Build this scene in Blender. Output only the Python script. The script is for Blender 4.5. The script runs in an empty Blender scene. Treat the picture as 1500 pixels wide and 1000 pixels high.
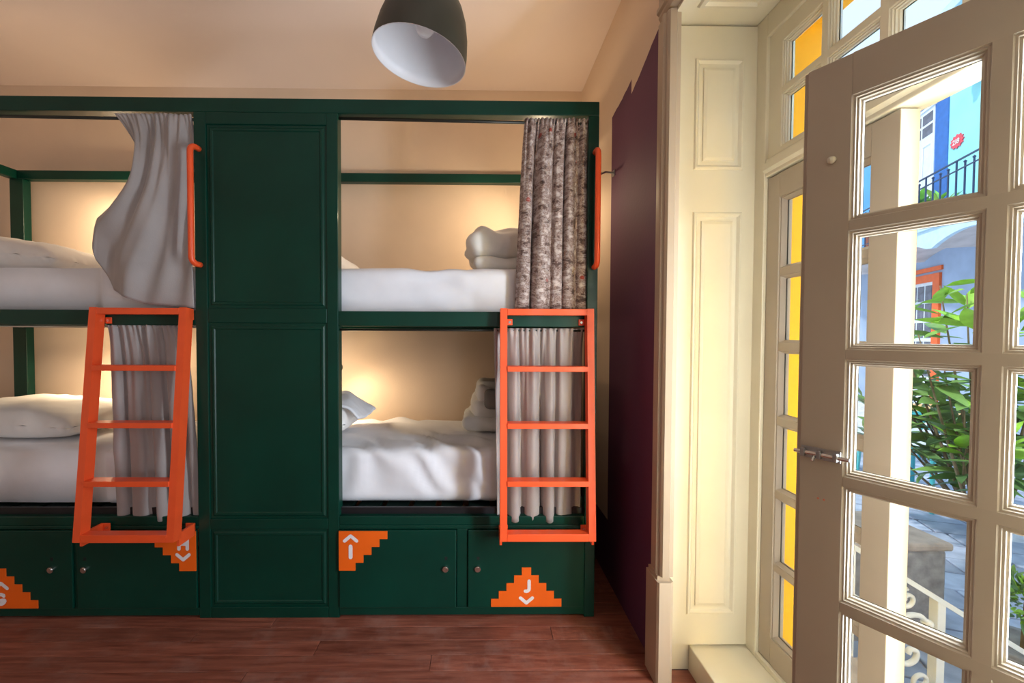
import bpy, bmesh, math, random
from mathutils import Vector, Matrix, noise
random.seed(7)
SC = bpy.context.scene
COL = SC.collection

# ------------------------------------------------------------------ camera, world, sun, lights, exposure
CAMH = 1.282
def setup_camera():
    psi, p, r = math.radians(.65), math.atan(.0244), .0041
    F = Vector((math.sin(psi)*math.cos(p), math.cos(psi)*math.cos(p), -math.sin(p)))
    R0 = Vector((math.cos(psi), -math.sin(psi), 0)); U0 = R0.cross(F)
    U = U0*math.cos(r) - R0*math.sin(r); R = R0*math.cos(r) + U0*math.sin(r)
    cd = bpy.data.cameras.new('camera'); co = bpy.data.objects.new('camera', cd); COL.objects.link(co)
    cd.sensor_fit = 'HORIZONTAL'; cd.sensor_width = 36; cd.lens = 610/1500*36
    cd.shift_x = (750-706)/1500; cd.shift_y = (505-500)/1500
    cd.clip_start = .02; cd.clip_end = 200
    M = Matrix(((R.x, U.x, -F.x, 0), (R.y, U.y, -F.y, 0), (R.z, U.z, -F.z, CAMH), (0, 0, 0, 1)))
    co.matrix_world = M
    SC.camera = co
setup_camera()

W_ = bpy.data.worlds.new('sky'); SC.world = W_; W_.use_nodes = True
bg = W_.node_tree.nodes['Background']
bg.inputs[0].default_value = (.72, .86, 1.0, 1); bg.inputs[1].default_value = 1.25

sl = bpy.data.lights.new('sun', 'SUN'); sl.energy = 3.2; sl.angle = math.radians(3); sl.color = (1, .96, .9)
so = bpy.data.objects.new('sun', sl); COL.objects.link(so)
so.rotation_euler = Vector((.62, .12, -.78)).to_track_quat('-Z', 'Y').to_euler()

def area(name, loc, direction, sx, sy, power, color):
    l = bpy.data.lights.new(name, 'AREA'); l.shape = 'RECTANGLE'; l.size = sx; l.size_y = sy
    l.energy = power; l.color = color
    o = bpy.data.objects.new(name, l); COL.objects.link(o); o.location = loc
    o.rotation_euler = Vector(direction).to_track_quat('-Z', 'Y').to_euler()
    return o
# added fill light, set at an unseen window behind the photographer
area('added_window_fill', (.70, -1.35, 1.36), (-1, 0, 0), 1.0, 2.0, 36, (.84, .92, 1.0))
# added area light strengthening daylight through the open half of the french window
area('doorway_fill', (1.245, .655, 1.08), (-1, -.42, 0), .46, 1.6, 90, (.82, .91, 1.0))

SC.view_settings.view_transform = 'Standard'; SC.view_settings.look = 'None'
SC.view_settings.gamma = 1; SC.view_settings.use_curve_mapping = False
SC.view_settings.exposure = 0.0

# ------------------------------------------------------------------ materials
MATS = {}
def nodes_of(name):
    m = bpy.data.materials.new(name); m.use_nodes = True
    nt = m.node_tree; b = nt.nodes['Principled BSDF']
    return m, nt, b
def setin(b, k, v):
    if k in b.inputs: b.inputs[k].default_value = v
def mat(name, c, rough=.5, metal=0, var=.06, scale=8, bump=0, bscale=60, coat=0, spec=.5, stretch=None, sheen=0, trans=0):
    """plain procedural paint/cloth: colour broken up by noise, optional fine bump"""
    m, nt, b = nodes_of(name)
    N, L = nt.nodes, nt.links
    tc = N.new('ShaderNodeTexCoord'); mp = N.new('ShaderNodeMapping')
    L.new(tc.outputs['Object'], mp.inputs[0])
    if stretch: mp.inputs['Scale'].default_value = stretch
    nz = N.new('ShaderNodeTexNoise'); nz.inputs['Scale'].default_value = scale; nz.inputs['Detail'].default_value = 5
    L.new(mp.outputs[0], nz.inputs['Vector'])
    rp = N.new('ShaderNodeValToRGB')
    a = [max(0, x*(1-var*2)) for x in c]; d = [min(1, x*(1+var*2)) for x in c]
    rp.color_ramp.elements[0].position = .3; rp.color_ramp.elements[1].position = .7
    rp.color_ramp.elements[0].color = (*a, 1); rp.color_ramp.elements[1].color = (*d, 1)
    L.new(nz.outputs['Fac'], rp.inputs[0]); L.new(rp.outputs[0], b.inputs['Base Color'])
    setin(b, 'Roughness', rough); setin(b, 'Metallic', metal); setin(b, 'Coat Weight', coat); setin(b, 'Coat Roughness', .08)
    setin(b, 'Specular IOR Level', spec); setin(b, 'Sheen Weight', sheen); setin(b, 'Transmission Weight', 0)
    if bump:
        n2 = N.new('ShaderNodeTexNoise'); n2.inputs['Scale'].default_value = bscale; n2.inputs['Detail'].default_value = 4
        L.new(mp.outputs[0], n2.inputs['Vector'])
        bp = N.new('ShaderNodeBump'); bp.inputs['Strength'].default_value = bump; bp.inputs['Distance'].default_value = .01
        L.new(n2.outputs['Fac'], bp.inputs['Height']); L.new(bp.outputs[0], b.inputs['Normal'])
    MATS[name] = m
    return m
BEIGE = (.76, .60, .455)
mat('beige_paint', BEIGE, .75, var=.03, scale=2, bump=.05, bscale=90)
mat('ceiling_paint', (.90, .76, .67), .8, var=.02, scale=1.2, bump=.04, bscale=70)
mat('green_paint', (.0004, .036, .0225), .36, var=.10, scale=3, bump=.03, bscale=120, coat=.08, spec=.3)
mat('green_dark', (.001, .012, .009), .5, var=.1)
mat('orange_paint', (.93, .105, .024), .38, var=.04, scale=6, coat=.15)
mat('orange_print', (.90, .13, .004), .5, var=.02)
mat('white_print', (.83, .78, .80), .5, var=.02)
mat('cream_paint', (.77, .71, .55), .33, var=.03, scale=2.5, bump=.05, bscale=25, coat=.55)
mat('cream_backlit', (.47, .40, .31), .36, var=.03, scale=3, bump=.03, bscale=40, coat=.25)  # the frame's cream, with the leaves' backlit shade put into the colour
mat('cream_shaded', (.47, .375, .275), .45, var=.03, scale=3, bump=.03, bscale=40)  # casing cream, its shading mixed into a darker base colour
mat('white_cloth', (.80, .79, .82), .9, var=.02, bump=.1, bscale=14, sheen=.2)
mat('pillow_cloth', (.82, .79, .76), .9, var=.02, bump=.12, bscale=12, sheen=.2)
mat('duvet_cloth', (.78, .77, .74), .9, var=.03, bump=.15, bscale=16, sheen=.2)
mat('grey_curtain', (.35, .31, .295), .6, var=.05, scale=5, bump=.06, bscale=180, sheen=.3)
mat('grey_cloth', (.20, .19, .18), .9, var=.08, bump=.1)
mat('black_metal', (.01, .01, .012), .4, var=.1)
mat('dark_rod', (.018, .02, .016), .4, var=.1)
mat('pale_rod', (.55, .50, .40), .35, metal=.3, var=.05)
mat('chrome', (.75, .74, .72), .15, metal=1, var=.03)
mat('steel', (.42, .42, .43), .32, metal=1, var=.08, scale=20)
mat('dark_slot', (.004, .006, .006), .7)
mat('lamp_black', (.045, .042, .028), .45, var=.08, scale=6)
mat('lamp_white', (.80, .80, .83), .5, var=.02)
mat('yellow_paint', (.93, .50, .0), .6, var=.04, scale=2.5, bump=.05, bscale=50)
mat('turquoise_wall', (.33, .80, .86), .8, var=.06, scale=1.2, bump=.05)
mat('mid_blue_wall', (.10, .38, .74), .8, var=.05, scale=1.2)
mat('blue_surround', (.035, .16, .52), .7, var=.06)
mat('pale_blue_paint', (.52, .72, .85), .7, var=.04)
mat('vault_grey', (.55, .52, .52), .85, var=.08, scale=3)
mat('slate_blue_wall', (.34, .45, .64), .85, var=.06, scale=2)
mat('white_iron', (.86, .85, .80), .35, var=.03, coat=.2)
mat('dark_iron', (.02, .04, .12), .4, var=.1)
mat('white_joinery', (.72, .80, .88), .5, var=.03)
mat('dark_glass', (.10, .11, .16), .12, var=.2)
mat('orange_joinery', (.80, .13, .02), .5, var=.05)
mat('red_sign', (.75, .08, .12), .5, var=.03)
mat('terracotta', (.70, .20, .12), .7, var=.1)
mat('stone_grey', (.34, .32, .32), .85, var=.14, scale=14, bump=.3, bscale=40)
mat('stone_tan', (.46, .38, .33), .8, var=.1, scale=10, bump=.2, bscale=40)
mat('turquoise_metal', (.05, .42, .48), .4, var=.06)
mat('table_tan', (.74, .50, .22), .6, var=.08, scale=8)
mat('table_pale', (.62, .70, .78), .4, var=.06)
mat('leaf_green', (.17, .33, .085), .38, var=.25, scale=1.5)
mat('leaf_bright', (.28, .55, .06), .38, var=.2, scale=2)
mat('leaf_dark', (.10, .21, .08), .35, var=.2, scale=2)
mat('bark', (.18, .14, .08), .8, var=.2, scale=20)
mat('mortar', (.66, .70, .78), .9, var=.1)
mat('bulb_glass', (.85, .85, .85), .2)

def math_node(N, L, op, a, b=None):
    n = N.new('ShaderNodeMath'); n.operation = op
    for i, v in enumerate((a, b)):
        if v is None: continue
        if isinstance(v, (int, float)): n.inputs[i].default_value = v
        else: L.new(v, n.inputs[i])
    return n.outputs[0]
def glass_mat():
    m = bpy.data.materials.new('window_glass'); m.use_nodes = True
    nt = m.node_tree; N, L = nt.nodes, nt.links; N.clear()
    out = N.new('ShaderNodeOutputMaterial'); mx = N.new('ShaderNodeMixShader'); lw = N.new('ShaderNodeLayerWeight'); lw.inputs[0].default_value = .5
    p5 = math_node(N, L, 'POWER', lw.outputs['Facing'], 5.0); fac = math_node(N, L, 'ADD', math_node(N, L, 'MULTIPLY', p5, .8), .05)
    tr = N.new('ShaderNodeBsdfTransparent'); gl = N.new('ShaderNodeBsdfGlossy'); gl.inputs['Roughness'].default_value = .02
    tr.inputs[0].default_value = (.97, .985, .98, 1)
    L.new(fac, mx.inputs[0]); L.new(tr.outputs[0], mx.inputs[1]); L.new(gl.outputs[0], mx.inputs[2])
    L.new(mx.outputs[0], out.inputs[0]); MATS['window_glass'] = m
glass_mat()
def lit_bulb():
    m, nt, b = nodes_of('lit_bulb')
    setin(b, 'Base Color', (1, .9, .75, 1)); setin(b, 'Emission Color', (1, .72, .42, 1)); setin(b, 'Emission Strength', 6)
    MATS['lit_bulb'] = m
lit_bulb()

def wood_floor():
    m, nt, b = nodes_of('red_floorboards'); N, L = nt.nodes, nt.links
    oi = N.new('ShaderNodeObjectInfo'); tc = N.new('ShaderNodeTexCoord'); mp = N.new('ShaderNodeMapping')
    ad = N.new('ShaderNodeVectorMath'); ad.operation = 'ADD'
    L.new(tc.outputs['Object'], ad.inputs[0]); 
    mu = N.new('ShaderNodeVectorMath'); mu.operation = 'SCALE'; mu.inputs[3].default_value = 3.0
    L.new(oi.outputs['Location'], mu.inputs[0]); L.new(mu.outputs[0], ad.inputs[1])
    L.new(ad.outputs[0], mp.inputs[0]); mp.inputs['Scale'].default_value = (1.2, 14, 1)
    nz = N.new('ShaderNodeTexNoise'); nz.inputs['Scale'].default_value = 3.5; nz.inputs['Detail'].default_value = 9; nz.inputs['Roughness'].default_value = .62
    L.new(mp.outputs[0], nz.inputs['Vector'])
    rp = N.new('ShaderNodeValToRGB'); e = rp.color_ramp.elements
    e[0].position = .3; e[0].color = (.13, .030, .017, 1); e[1].position = .72; e[1].color = (.34, .115, .072, 1)
    L.new(nz.outputs['Fac'], rp.inputs[0])
    hs = N.new('ShaderNodeHueSaturation'); mr = N.new('ShaderNodeMapRange')
    mr.inputs[3].default_value = .82; mr.inputs[4].default_value = 1.18
    L.new(oi.outputs['Random'], mr.inputs[0]); L.new(mr.outputs[0], hs.inputs['Value']); L.new(rp.outputs[0], hs.inputs['Color'])
    # pale scuffs, worn varnish
    n2 = N.new('ShaderNodeTexNoise'); n2.inputs['Scale'].default_value = 5; n2.inputs['Detail'].default_value = 8; n2.inputs['Roughness'].default_value = .7
    L.new(ad.outputs[0], n2.inputs['Vector'])
    r2 = N.new('ShaderNodeValToRGB'); r2.color_ramp.elements[0].position = .5; r2.color_ramp.elements[1].position = .8
    r2.color_ramp.elements[1].color = (.5, .5, .5, 1)
    L.new(n2.outputs['Fac'], r2.inputs[0])
    mx = N.new('ShaderNodeMix'); mx.data_type = 'RGBA'; mx.inputs['B'].default_value = (.40, .25, .21, 1)
    L.new(r2.outputs[0], mx.inputs['Factor']); L.new(hs.outputs[0], mx.inputs['A'])
    L.new(mx.outputs['Result'], b.inputs['Base Color'])
    r3 = N.new('ShaderNodeMapRange'); r3.inputs[3].default_value = .28; r3.inputs[4].default_value = .6
    L.new(nz.outputs['Fac'], r3.inputs[0]); L.new(r3.outputs[0], b.inputs['Roughness'])
    bp = N.new('ShaderNodeBump'); bp.inputs['Strength'].default_value = .12; bp.inputs['Distance'].default_value = .004
    L.new(nz.outputs['Fac'], bp.inputs['Height']); L.new(bp.outputs[0], b.inputs['Normal'])
    MATS['red_floorboards'] = m
wood_floor()

def two_tone_wall():
    """right wall: hand-cut purple paint field, bare beige plaster above it and behind the bunk"""
    m, nt, b = nodes_of('purple_wall'); N, L = nt.nodes, nt.links
    g = N.new('ShaderNodeNewGeometry'); sp = N.new('ShaderNodeSeparateXYZ'); L.new(g.outputs['Position'], sp.inputs[0])
    nz = N.new('ShaderNodeTexNoise'); nz.inputs['Scale'].default_value = 9; L.new(g.outputs['Position'], nz.inputs['Vector'])
    wob = math_node(N, L, 'MULTIPLY', math_node(N, L, 'SUBTRACT', nz.outputs['Fac'], .5), .03)
    rise = math_node(N, L, 'MULTIPLY', math_node(N, L, 'SUBTRACT', 1.9, sp.outputs['Y']), .33)
    zb1 = math_node(N, L, 'ADD', math_node(N, L, 'ADD', rise, 2.365), wob)
    far = math_node(N, L, 'GREATER_THAN', sp.outputs['Y'], 1.895)
    zb2 = math_node(N, L, 'ADD', math_node(N, L, 'SUBTRACT', 2.425, math_node(N, L, 'MULTIPLY', math_node(N, L, 'SUBTRACT', sp.outputs['Y'], 1.96), .12)), wob)
    zb = math_node(N, L, 'ADD', math_node(N, L, 'MULTIPLY', zb2, far), math_node(N, L, 'MULTIPLY', zb1, math_node(N, L, 'SUBTRACT', 1.0, far)))
    under = math_node(N, L, 'LESS_THAN', sp.outputs['Z'], zb)
    near = math_node(N, L, 'LESS_THAN', sp.outputs['Y'], 2.165)
    low = math_node(N, L, 'LESS_THAN', sp.outputs['Z'], .31)
    f = math_node(N, L, 'MAXIMUM', math_node(N, L, 'MULTIPLY', under, near), low)
    mx = N.new('ShaderNodeMix'); mx.data_type = 'RGBA'
    mx.inputs['A'].default_value = (*BEIGE, 1); mx.inputs['B'].default_value = (.105, .026, .075, 1)
    L.new(f, mx.inputs['Factor']); L.new(mx.outputs['Result'], b.inputs['Base Color'])
    setin(b, 'Roughness', .7)
    bp = N.new('ShaderNodeBump'); bp.inputs['Strength'].default_value = .06; bp.inputs['Distance'].default_value = .01
    n2 = N.new('ShaderNodeTexNoise'); n2.inputs['Scale'].default_value = 70; L.new(g.outputs['Position'], n2.inputs['Vector'])
    L.new(n2.outputs['Fac'], bp.inputs['Height']); L.new(bp.outputs[0], b.inputs['Normal'])
    MATS['purple_wall'] = m
two_tone_wall()

def print_curtain():
    """brown, grey and rose printed fabric: rows of smudged drawing"""
    m, nt, b = nodes_of('printed_fabric'); N, L = nt.nodes, nt.links
    uv = N.new('ShaderNodeUVMap'); mp = N.new('ShaderNodeMapping'); L.new(uv.outputs[0], mp.inputs[0])
    mp.inputs['Scale'].default_value = (13, 25, 1)
    n1 = N.new('ShaderNodeTexNoise'); n1.inputs['Scale'].default_value = 1.0; n1.inputs['Detail'].default_value = 4; n1.inputs['Roughness'].default_value = .6
    L.new(mp.outputs[0], n1.inputs['Vector'])
    rp = N.new('ShaderNodeValToRGB'); cr = rp.color_ramp
    cr.elements[0].position = .33; cr.elements[0].color = (.06, .03, .025, 1)
    cr.elements[1].position = .68; cr.elements[1].color = (.66, .59, .57, 1)
    for p, c in ((.42, (.15, .085, .07, 1)), (.47, (.42, .33, .30, 1)), (.52, (.20, .12, .10, 1)), (.59, (.50, .42, .40, 1))):
        e = cr.elements.new(p); e.color = c
    L.new(n1.outputs['Fac'], rp.inputs[0])
    vo = N.new('ShaderNodeTexVoronoi'); vo.inputs['Scale'].default_value = .55; L.new(mp.outputs[0], vo.inputs['Vector'])
    dot = math_node(N, L, 'LESS_THAN', vo.outputs['Distance'], .16)
    sp = N.new('ShaderNodeSeparateColor'); L.new(vo.outputs['Color'], sp.inputs[0])
    pick = math_node(N, L, 'MULTIPLY', dot, math_node(N, L, 'GREATER_THAN', sp.outputs[0], .74))
    mx = N.new('ShaderNodeMix'); mx.data_type = 'RGBA'; mx.inputs['B'].default_value = (.33, .045, .03, 1)
    L.new(pick, mx.inputs['Factor']); L.new(rp.outputs[0], mx.inputs['A'])
    mp2 = N.new('ShaderNodeMapping'); L.new(uv.outputs[0], mp2.inputs[0]); mp2.inputs['Scale'].default_value = (9, 46, 1)
    n3 = N.new('ShaderNodeTexNoise'); n3.inputs['Scale'].default_value = 1.0; n3.inputs['Detail'].default_value = 5; n3.inputs['Roughness'].default_value = .8
    L.new(mp2.outputs[0], n3.inputs['Vector'])
    r3 = N.new('ShaderNodeValToRGB'); r3.color_ramp.elements[0].position = .52; r3.color_ramp.elements[1].position = .60
    L.new(n3.outputs['Fac'], r3.inputs[0])
    m2 = N.new('ShaderNodeMix'); m2.data_type = 'RGBA'; m2.inputs['B'].default_value = (.66, .60, .58, 1)
    L.new(math_node(N, L, 'MULTIPLY', r3.outputs[0], .6), m2.inputs['Factor']); L.new(mx.outputs['Result'], m2.inputs['A'])
    L.new(m2.outputs['Result'], b.inputs['Base Color']); setin(b, 'Roughness', .7); setin(b, 'Sheen Weight', .2)
    MATS['printed_fabric'] = m
print_curtain()

def paving_mat():
    m, nt, b = nodes_of('paving_stone'); N, L = nt.nodes, nt.links
    oi = N.new('ShaderNodeObjectInfo'); g = N.new('ShaderNodeNewGeometry')
    nz = N.new('ShaderNodeTexNoise'); nz.inputs['Scale'].default_value = 6; nz.inputs['Detail'].default_value = 8; L.new(g.outputs['Position'], nz.inputs['Vector'])
    rp = N.new('ShaderNodeValToRGB'); e = rp.color_ramp.elements
    e[0].position = .3; e[0].color = (.30, .36, .50, 1); e[1].position = .75; e[1].color = (.55, .64, .82, 1)
    L.new(nz.outputs['Fac'], rp.inputs[0])
    hs = N.new('ShaderNodeHueSaturation'); mr = N.new('ShaderNodeMapRange'); mr.inputs[3].default_value = .8; mr.inputs[4].default_value = 1.2
    L.new(oi.outputs['Random'], mr.inputs[0]); L.new(mr.outputs[0], hs.inputs['Value']); L.new(rp.outputs[0], hs.inputs['Color'])
    L.new(hs.outputs[0], b.inputs['Base Color']); setin(b, 'Roughness', .5)
    bp = N.new('ShaderNodeBump'); bp.inputs['Strength'].default_value = .3; bp.inputs['Distance'].default_value = .02
    L.new(nz.outputs['Fac'], bp.inputs['Height']); L.new(bp.outputs[0], b.inputs['Normal'])
    MATS['paving_stone'] = m
paving_mat()

# ------------------------------------------------------------------ building helpers
ORG = {}   # object -> its origin in the frame its coordinates are given in
class MB:
    """collects shapes for ONE mesh"""
    def __init__(s): s.v = []; s.f = []; s.uv = None; s.smooth = False
    def add(s, vs, fs):
        o = len(s.v); s.v += [tuple(v) for v in vs]; s.f += [tuple(i+o for i in f) for f in fs]; return s
    def box(s, x0, x1, y0, y1, z0, z1, bev=0.0):
        if x0 > x1: x0, x1 = x1, x0
        if y0 > y1: y0, y1 = y1, y0
        if z0 > z1: z0, z1 = z1, z0
        bev = min(bev, .45*min(x1-x0, y1-y0, z1-z0))
        if bev <= 0:
            vs = [(x, y, z) for x in (x0, x1) for y in (y0, y1) for z in (z0, z1)]
            return s.add(vs, [(0, 1, 3, 2), (4, 6, 7, 5), (0, 4, 5, 1), (2, 3, 7, 6), (0, 2, 6, 4), (1, 5, 7, 3)])
        bm = bmesh.new(); bmesh.ops.create_cube(bm, size=1)
        for v in bm.verts: v.co = Vector(((x0+x1)/2+v.co.x*(x1-x0), (y0+y1)/2+v.co.y*(y1-y0), (z0+z1)/2+v.co.z*(z1-z0)))
        bmesh.ops.bevel(bm, geom=bm.edges[:], offset=bev, segments=2, profile=.5, affect='EDGES')
        bm.verts.index_update()
        s.add([v.co for v in bm.verts], [[v.index for v in f.verts] for f in bm.faces]); bm.free(); return s
    def bar(s, a, b, w, d, up=(0, 0, 1)):
        """rectangular bar from a to b, w across, d along 'up'"""
        a, b = Vector(a), Vector(b); t = (b-a).normalized(); up = Vector(up)
        x = t.cross(up)
        if x.length < 1e-4: x = t.cross(Vector((0, 1, 0)))
        x.normalize(); y = x.cross(t)
        vs = [p + x*(sx*w/2) + y*(sy*d/2) for p in (a, b) for sx, sy in ((-1, -1), (1, -1), (1, 1), (-1, 1))]
        return s.add(vs, [(3, 2, 1, 0), (4, 5, 6, 7), (0, 1, 5, 4), (1, 2, 6, 5), (2, 3, 7, 6), (3, 0, 4, 7)])
    def tube(s, pts, r, n=8, caps=True):
        pts = [Vector(p) for p in pts]; rs = r if isinstance(r, (list, tuple)) else [r]*len(pts)
        ref = Vector((0, 0, 1)); vs = []; fs = []; px = None
        for i, p in enumerate(pts):
            t = (pts[min(i+1, len(pts)-1)] - pts[max(i-1, 0)]).normalized()
            if px is None:
                px = t.cross(ref)
                if px.length < 1e-3: px = t.cross(Vector((1, 0, 0)))
            px = (px - t*px.dot(t)).normalized(); py = t.cross(px)
            for k in range(n):
                a = 2*math.pi*k/n; vs.append(p + px*(math.cos(a)*rs[i]) + py*(math.sin(a)*rs[i]))
        for i in range(len(pts)-1):
            for k in range(n): fs.append((i*n+k, i*n+(k+1) % n, (i+1)*n+(k+1) % n, (i+1)*n+k))
        if caps: fs.append(tuple(range(n-1, -1, -1))); fs.append(tuple((len(pts)-1)*n+k for k in range(n)))
        return s.add(vs, fs)
    def lathe(s, prof, c=(0, 0, 0), n=32):
        c = Vector(c); vs = []; fs = []
        for r, z in prof:
            for k in range(n):
                a = 2*math.pi*k/n; vs.append(c + Vector((r*math.cos(a), r*math.sin(a), z)))
        for i in range(len(prof)-1):
            for k in range(n): fs.append((i*n+k, i*n+(k+1) % n, (i+1)*n+(k+1) % n, (i+1)*n+k))
        return s.add(vs, fs)
    def prism(s, poly, axis, d0, d1):
        """polygon given in the two other axes, extruded along axis between d0 and d1"""
        def P(a, b, d): return {'x': (d, a, b), 'y': (a, d, b), 'z': (a, b, d)}[axis]
        n = len(poly); vs = [P(a, b, d0) for a, b in poly] + [P(a, b, d1) for a, b in poly]
        fs = [tuple(range(n)), tuple(range(2*n-1, n-1, -1))] + [(i, i+n, (i+1) % n+n, (i+1) % n) for i in range(n)]
        return s.add(vs, fs)
    def grid(s, nu, nv, fn, uvs=True):
        o = len(s.v); s.v += [tuple(fn(i/nu, j/nv)) for j in range(nv+1) for i in range(nu+1)]
        fs = [(o+j*(nu+1)+i, o+j*(nu+1)+i+1, o+(j+1)*(nu+1)+i+1, o+(j+1)*(nu+1)+i) for j in range(nv) for i in range(nu)]
        s.f += fs
        if uvs: s.uv = [(i/nu, j/nv) for j in range(nv+1) for i in range(nu+1)]
        s.smooth = True; return s
    def ring(s, x0, x1, z0, z1, prof, face):
        """mitred moulding round a rectangle in the local xz plane. prof: (inset, depth) steps; face(a,b,d)->point"""
        vs = []; fs = []; n = len(prof)
        for ins, d in prof:
            for a, b in ((x0+ins, z0+ins), (x1-ins, z0+ins), (x1-ins, z1-ins), (x0+ins, z1-ins)): vs.append(face(a, b, d))
        for i in range(n-1):
            for k in range(4): fs.append((i*4+k, i*4+(k+1) % 4, (i+1)*4+(k+1) % 4, (i+1)*4+k))
        return s.add(vs, fs)
    def mesh(s, name, m, smooth=False):
        if not s.v: raise ValueError(name)
        xs = list(zip(*s.v)); c = Vector([(min(q)+max(q))/2 for q in xs])
        me = bpy.data.meshes.new(name); me.from_pydata([Vector(v)-c for v in s.v], [], s.f)
        if m: me.materials.append(MATS[m])
        if s.uv and len(s.uv) == len(s.v):
            ul = me.uv_layers.new(name='UVMap')
            for lp in me.loops: ul.data[lp.index].uv = s.uv[lp.vertex_index]
        bm = bmesh.new(); bm.from_mesh(me); bmesh.ops.recalc_face_normals(bm, faces=bm.faces[:]); bm.to_mesh(me); bm.free()
        if smooth or s.smooth:
            for p in me.polygons: p.use_smooth = True
        me.update(); return me, c
    def build(s, name, m, parent=None, smooth=False):
        me, c = s.mesh(name, m, smooth); return place(name, me, c, parent)
def place(name, me, c, parent=None):
    o = bpy.data.objects.new(name, me); COL.objects.link(o)
    c = Vector(c); ORG[o] = c
    if parent is not None:
        o.parent = parent; o.location = c - ORG[parent]
    else: o.location = c
    return o
def empty(name, loc, rz=0, local=False):
    """root of a thing. local=True: the parts' coordinates are given in the root's own turned frame"""
    o = bpy.data.objects.new(name, None); COL.objects.link(o); o.location = loc; o.rotation_euler = (0, 0, rz)
    o.empty_display_size = .1
    ORG[o] = Vector((0, 0, 0)) if local else Vector(loc)
    return o
def tag(o, label, cat, group=None):
    o['label'] = label; o['category'] = cat
    if group: o['group'] = group
    return o
def struct(o, label=None):
    o['kind'] = 'structure'
    if label: o['label'] = label
    return o
def box(name, x0, x1, y0, y1, z0, z1, m, parent=None, bev=.0): return MB().box(x0, x1, y0, y1, z0, z1, bev).build(name, m, parent)
def smooth_angle(o, deg=40):
    for p in o.data.polygons: p.use_smooth = True
    try: o.data.set_sharp_from_angle(angle=math.radians(deg))
    except Exception: pass
    return o

# ------------------------------------------------------------------ room shell
XW = .69; XL = -3.6; YB = 2.80; YF = -2.6; ZC = 2.90; XO = 1.25; XG = 1.12
OY0, OY1 = .36, 1.575          # tall french-window opening in the right wall
fl = struct(box('floor', XL, .82, YF, YB, -.06, -.016, 'green_dark'), 'worn reddish-brown wooden floor of narrow boards')
bd = MB().box(-.8, .8, -.039, .039, -.016, 0, .0015).mesh('board', 'red_floorboards')[0]
row = 0; y = YF+.04
while y < YB-.03:
    cuts = [XL]; x = XL + random.uniform(.5, 1.6)
    while x < .72: cuts.append(x); x += random.uniform(1.5, 2.1)
    cuts.append(.82 if OY0 < y < OY1-.04 else XW)
    for a, b in zip(cuts[:-1], cuts[1:]):
        o = place('floor_board', bd, ((a+b)/2, y, -.008), fl); o.scale.x = (b-a-.002)/1.6
    y += .08
struct(box('ceiling', XL, XW, YF, YB, ZC, ZC+.1, 'ceiling_paint'))
struct(box('wall_back', XL, XG, YB, YB+.15, -.06, ZC+.1, 'beige_paint'))
struct(box('wall_left', XL-.15, XL, YF, YB, -.06, ZC+.1, 'beige_paint'))
struct(box('wall_front', XL, XG, YF-.15, YF, -.06, ZC+.1, 'beige_paint'))
wr = MB()
for y0, y1, z0, z1 in ((OY1, YB, -.06, ZC+.1), (OY0, OY1, 2.45, ZC+.1), (-.8, OY0, -.06, ZC+.1), (-1.9, -.8, -.06, .3), (-1.9, -.8, 2.42, ZC+.1), (YF, -1.9, -.06, ZC+.1)):
    wr.box(XW, XG, y0, y1, z0, z1)
struct(wr.build('wall_right', 'purple_wall'), 'purple painted wall with hand-cut upper paint edge')
we = MB()
for y0, y1, z0, z1 in ((1.50, YB+.15, -.9, 3.6), (OY0, 1.50, 2.40, 3.6), (-.8, OY0, -.9, 3.6), (-1.9, -.8, -.9, .3), (-1.9, -.8, 2.42, 3.6), (YF-.15, -1.9, -.9, 3.6), (OY0, 1.5, -.9, -.06)):
    we.box(XG, XO, y0, y1, z0, z1)
struct(we.build('wall_outside', 'yellow_paint'), 'yellow painted outer reveal of the french window')

# unseen window behind the photographer, added to go with the fill light
w2 = empty('added_window', (.95, -1.35, .3)); struct(w2)
box('frame', .9, .98, -1.9, -1.84, .3, 2.42, 'cream_paint', w2); box('frame', .9, .98, -.86, -.8, .3, 2.42, 'cream_paint', w2)
box('frame', .9, .98, -1.84, -.86, .3, .36, 'cream_paint', w2); box('frame', .9, .98, -1.84, -.86, 2.36, 2.42, 'cream_paint', w2)
for z in (.86, 1.36, 1.86): box('muntin', .92, .96, -1.84, -.86, z-.012, z+.012, 'cream_paint', w2)
box('muntin', .92, .96, -1.37, -1.33, .36, 2.36, 'cream_paint', w2)
box('pane', .938, .942, -1.84, -.86, .36, 2.36, 'window_glass', w2)

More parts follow.
